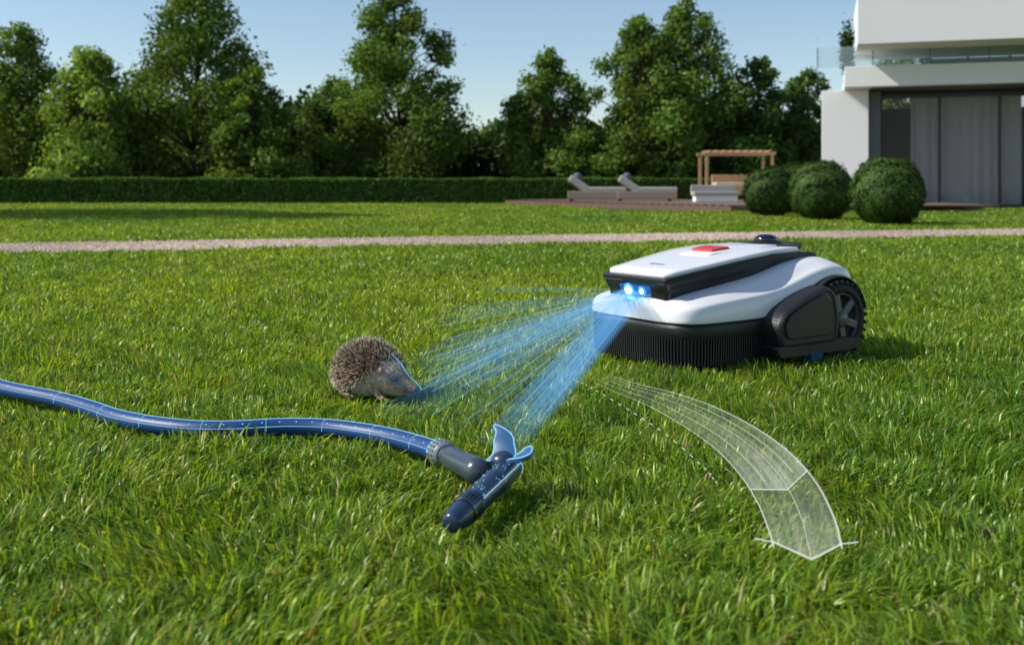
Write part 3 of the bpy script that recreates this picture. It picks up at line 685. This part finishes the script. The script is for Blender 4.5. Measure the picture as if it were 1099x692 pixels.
# ---------------------------------------------------------------- scan beams
sb=empty('scan_light_beam')
def sheet(name,o1,o2,e1,e2,a0,a1,seed,ns=90,nl=30,stripe=.8):
    r=np.random.default_rng(seed); o1,o2,e1,e2=[np.array(q) for q in(o1,o2,e1,e2)]
    st=r.random(ns+1); st=np.convolve(np.pad(st,2,mode='edge'),[.1,.2,.4,.2,.1],'valid'); st=(st-st.min())/(st.max()-st.min()); st=(1-stripe)+stripe*st**1.5
    u=np.linspace(0,1,ns+1); edge=.35+.65*np.clip(np.minimum(u,1-u)*7,0,1)
    V=[];C=[]
    for j in range(nl+1):
        t=j/nl; A_=(o1*(1-t)+e1*t)[None]; B_=(o2*(1-t)+e2*t)[None]; V.append(A_*(1-u[:,None])+B_*u[:,None])
        f=(a0*(1-t)+a1*t)*min(1,.45+t*4)*(1 if t<.7 else (1-(t-.7)/.3*.92)); C.append(np.repeat((f*st*edge)[:,None],3,1))
    V=np.concatenate(V);C=np.clip(np.concatenate(C),0,.95)
    i,j=np.meshgrid(np.arange(ns),np.arange(nl)); i=i.ravel();j=j.ravel(); b_=j*(ns+1)+i
    np_mesh(name,V,[np.stack([b_,b_+1,b_+ns+2,b_+ns+1],1)],beam_m,C,sb)
o1=W((.322,-.05,.204));o2=W((.322,.05,.204))
sheet('beam_to_nozzle',o1,o2,(-.070,1.93,.04),(.015,1.80,.05),.66,.46,1,stripe=.6)
sheet('beam_to_nozzle_soft',W((.322,-.02,.202)),W((.322,.06,.197)),(-.02,1.88,.05),(.035,1.84,.05),.36,.12,2,stripe=.5)
sheet('beam_to_hedgehog',o1,o2,(-.225,2.44,.11),(-.215,2.36,.035),.40,.22,3,stripe=.7)
sheet('beam_ground_mid',o1,o2,(-.31,2.20,.04),(-.18,2.10,.04),.40,.16,4,stripe=.7)
sheet('beam_ground_near',o1,o2,(-.17,2.07,.04),(-.085,1.96,.04),.22,.07,14,stripe=.9)
sheet('beam_ground_far',o1,o2,(-.30,3.05,.04),(-.26,2.62,.04),.34,.10,5)
sheet('beam_far',o1,o2,(-.32,3.95,.05),(-.32,3.4,.05),.26,.04,6)
sheet('beam_horizon',o1,W((.322,0,.207)),(-.08,3.95,.14),(-.22,3.9,.11),.24,.02,8)
rg=random.Random(12); parts=[]; fan=catmull([(-.28,3.4,.05),(-.26,2.8,.05),(-.20,2.42,.08),(-.24,2.2,.045),(-.12,2.07,.045),(-.05,1.93,.05),(.02,1.86,.05)],10)
for i in range(0,len(fan),3):
    s0=W((.322,rg.uniform(-.04,.04),.204)); e0=s0*.0+fan[i]; e0=s0+(e0-s0)*rg.uniform(.82,1.0); parts.append(tube_vf([s0,e0],[.0005,.0013],4))
V,F=merge(parts); mesh_obj('scan_rays',V,F,ray_m,sb)

# ---------------------------------------------------------------- projected direction arrow on lawn
ar=empty('direction_arrow')
outer=catmull([(.215,2.60,.052),(.2916,2.439,.052),(.3758,2.308,.052),(.436,2.154,.052),(.474,1.973,.052),(.488,1.795,.052),(.480,1.616,.052),(.454,1.444,.052),(.427,1.326,.052)],8)
inner=catmull([(.175,2.52,.052),(.2205,2.372,.052),(.284,2.209,.052),(.3316,2.02,.052),(.361,1.846,.052),(.370,1.679,.052),(.364,1.521,.052),(.350,1.397,.052),(.340,1.332,.052)],8)
n=len(outer); sp=int(n*.70)
def strip(i0,i1,a0,a1,tip,z,name):
    V=[];C=[];q=[];m_=24; rs=np.random.default_rng(i0+3).uniform(.5,1.3,m_+1)
    for i in range(i0,i1+1):
        f=(i-i0)/(i1-i0)
        for k in range(m_+1):
            u_=k/m_; p=outer[i]*(1-u_)+inner[i]*u_
            g=max(0,1-abs(u_-.5)*2); i2=min(i+1,n-1); p=p+((outer[i2]+inner[i2])/2-(outer[i2-1]+inner[i2-1])/2).normalized()*g*tip*f**3
            V.append((p.x,p.y,p.z+z)); C.append([(a0+(a1-a0)*f**1.5)*rs[k]]*3)
    for i in range(i1-i0):
        for k in range(m_): q.append((i*(m_+1)+k,i*(m_+1)+k+1,(i+1)*(m_+1)+k+1,(i+1)*(m_+1)+k))
    np_mesh(name,np.array(V),[np.array(q)],wfill_m,np.array(C),ar)
    return [Vector(V[k]) for k in range((i1-i0)*(m_+1),(i1-i0+1)*(m_+1))]
e1=strip(2,sp,.0,.27,.055,.002,'arrow_band_rear'); e2=strip(sp-7,n-1,.06,.24,.06,.006,'arrow_band_front')
parts=[tube_vf(outer[3:],list(np.linspace(.0002,.0009,n-3)),5),tube_vf(inner[4:],list(np.linspace(.0002,.0009,n-4)),5),tube_vf(e1,.0007,5),tube_vf(e2,.0009,5)]
for f_ in(.22,.45,.72):
    ln=[o_*(1-f_)+i_*f_ for o_,i_ in zip(outer,inner)][3:sp]; parts.append(tube_vf(ln,list(np.linspace(.0001,.0005,len(ln))),4))
mid=[(a_+b__)/2 for a_,b__ in zip(outer,inner)]
parts.append(tube_vf([p+Vector((0,0,.006)) for p in mid[sp:]]+[e2[12]],.0004,5))
parts.append(tube_vf([e2[0],(.452,1.338,.056)],.0007,5)); parts.append(tube_vf([e2[-1],(.320,1.352,.056)],.0007,5))
dash=catmull([(.15,2.50,.05),(.190,2.372,.05),(.2456,2.154,.05),(.2913,1.944,.05),(.3197,1.723,.05),(.325,1.6,.05)],14)
for i in range(0,len(dash)-2,3): parts.append(tube_vf([dash[i],dash[i+1]],.0007,5))
V,F=merge(parts); mesh_obj('arrow_outline',V,F,wline_m,ar)

# ---------------------------------------------------------------- light
w=bpy.data.worlds.new('World'); scene.world=w; w.use_nodes=True; nt=w.node_tree
sky=nt.nodes.new('ShaderNodeTexSky'); sky.sky_type='NISHITA'; sky.sun_disc=False
el=math.asin(SUN.z); sky.sun_elevation=el; sky.sun_rotation=math.atan2(SUN.x,SUN.y)%(2*math.pi); sky.dust_density=.3; sky.air_density=1.0; sky.ozone_density=1.5
bg=nt.nodes['Background']; bg.inputs[1].default_value=.135; nt.links.new(sky.outputs[0],bg.inputs[0])
ld=bpy.data.lights.new('sun','SUN'); ld.energy=5.0; ld.angle=math.radians(.5); ld.color=(1,.94,.83)
lo_=bpy.data.objects.new('sun',ld); lo_.rotation_euler=SUN.to_track_quat('Z','Y').to_euler(); link(lo_)
# ---------------------------------------------------------------- camera
cd=bpy.data.cameras.new('camera'); cam=bpy.data.objects.new('camera',cd); link(cam); cam.location=(0,0,.52); cam.rotation_euler=(math.radians(90),0,0)
cd.sensor_width=36; cd.lens=36.03; cd.shift_y=-.133; cd.clip_start=.02; cd.clip_end=1500
cd.dof.use_dof=True; cd.dof.focus_distance=2.35; cd.dof.aperture_fstop=5.6
scene.camera=cam
scene.view_settings.view_transform='Standard'; scene.view_settings.look='None'; scene.view_settings.exposure=0
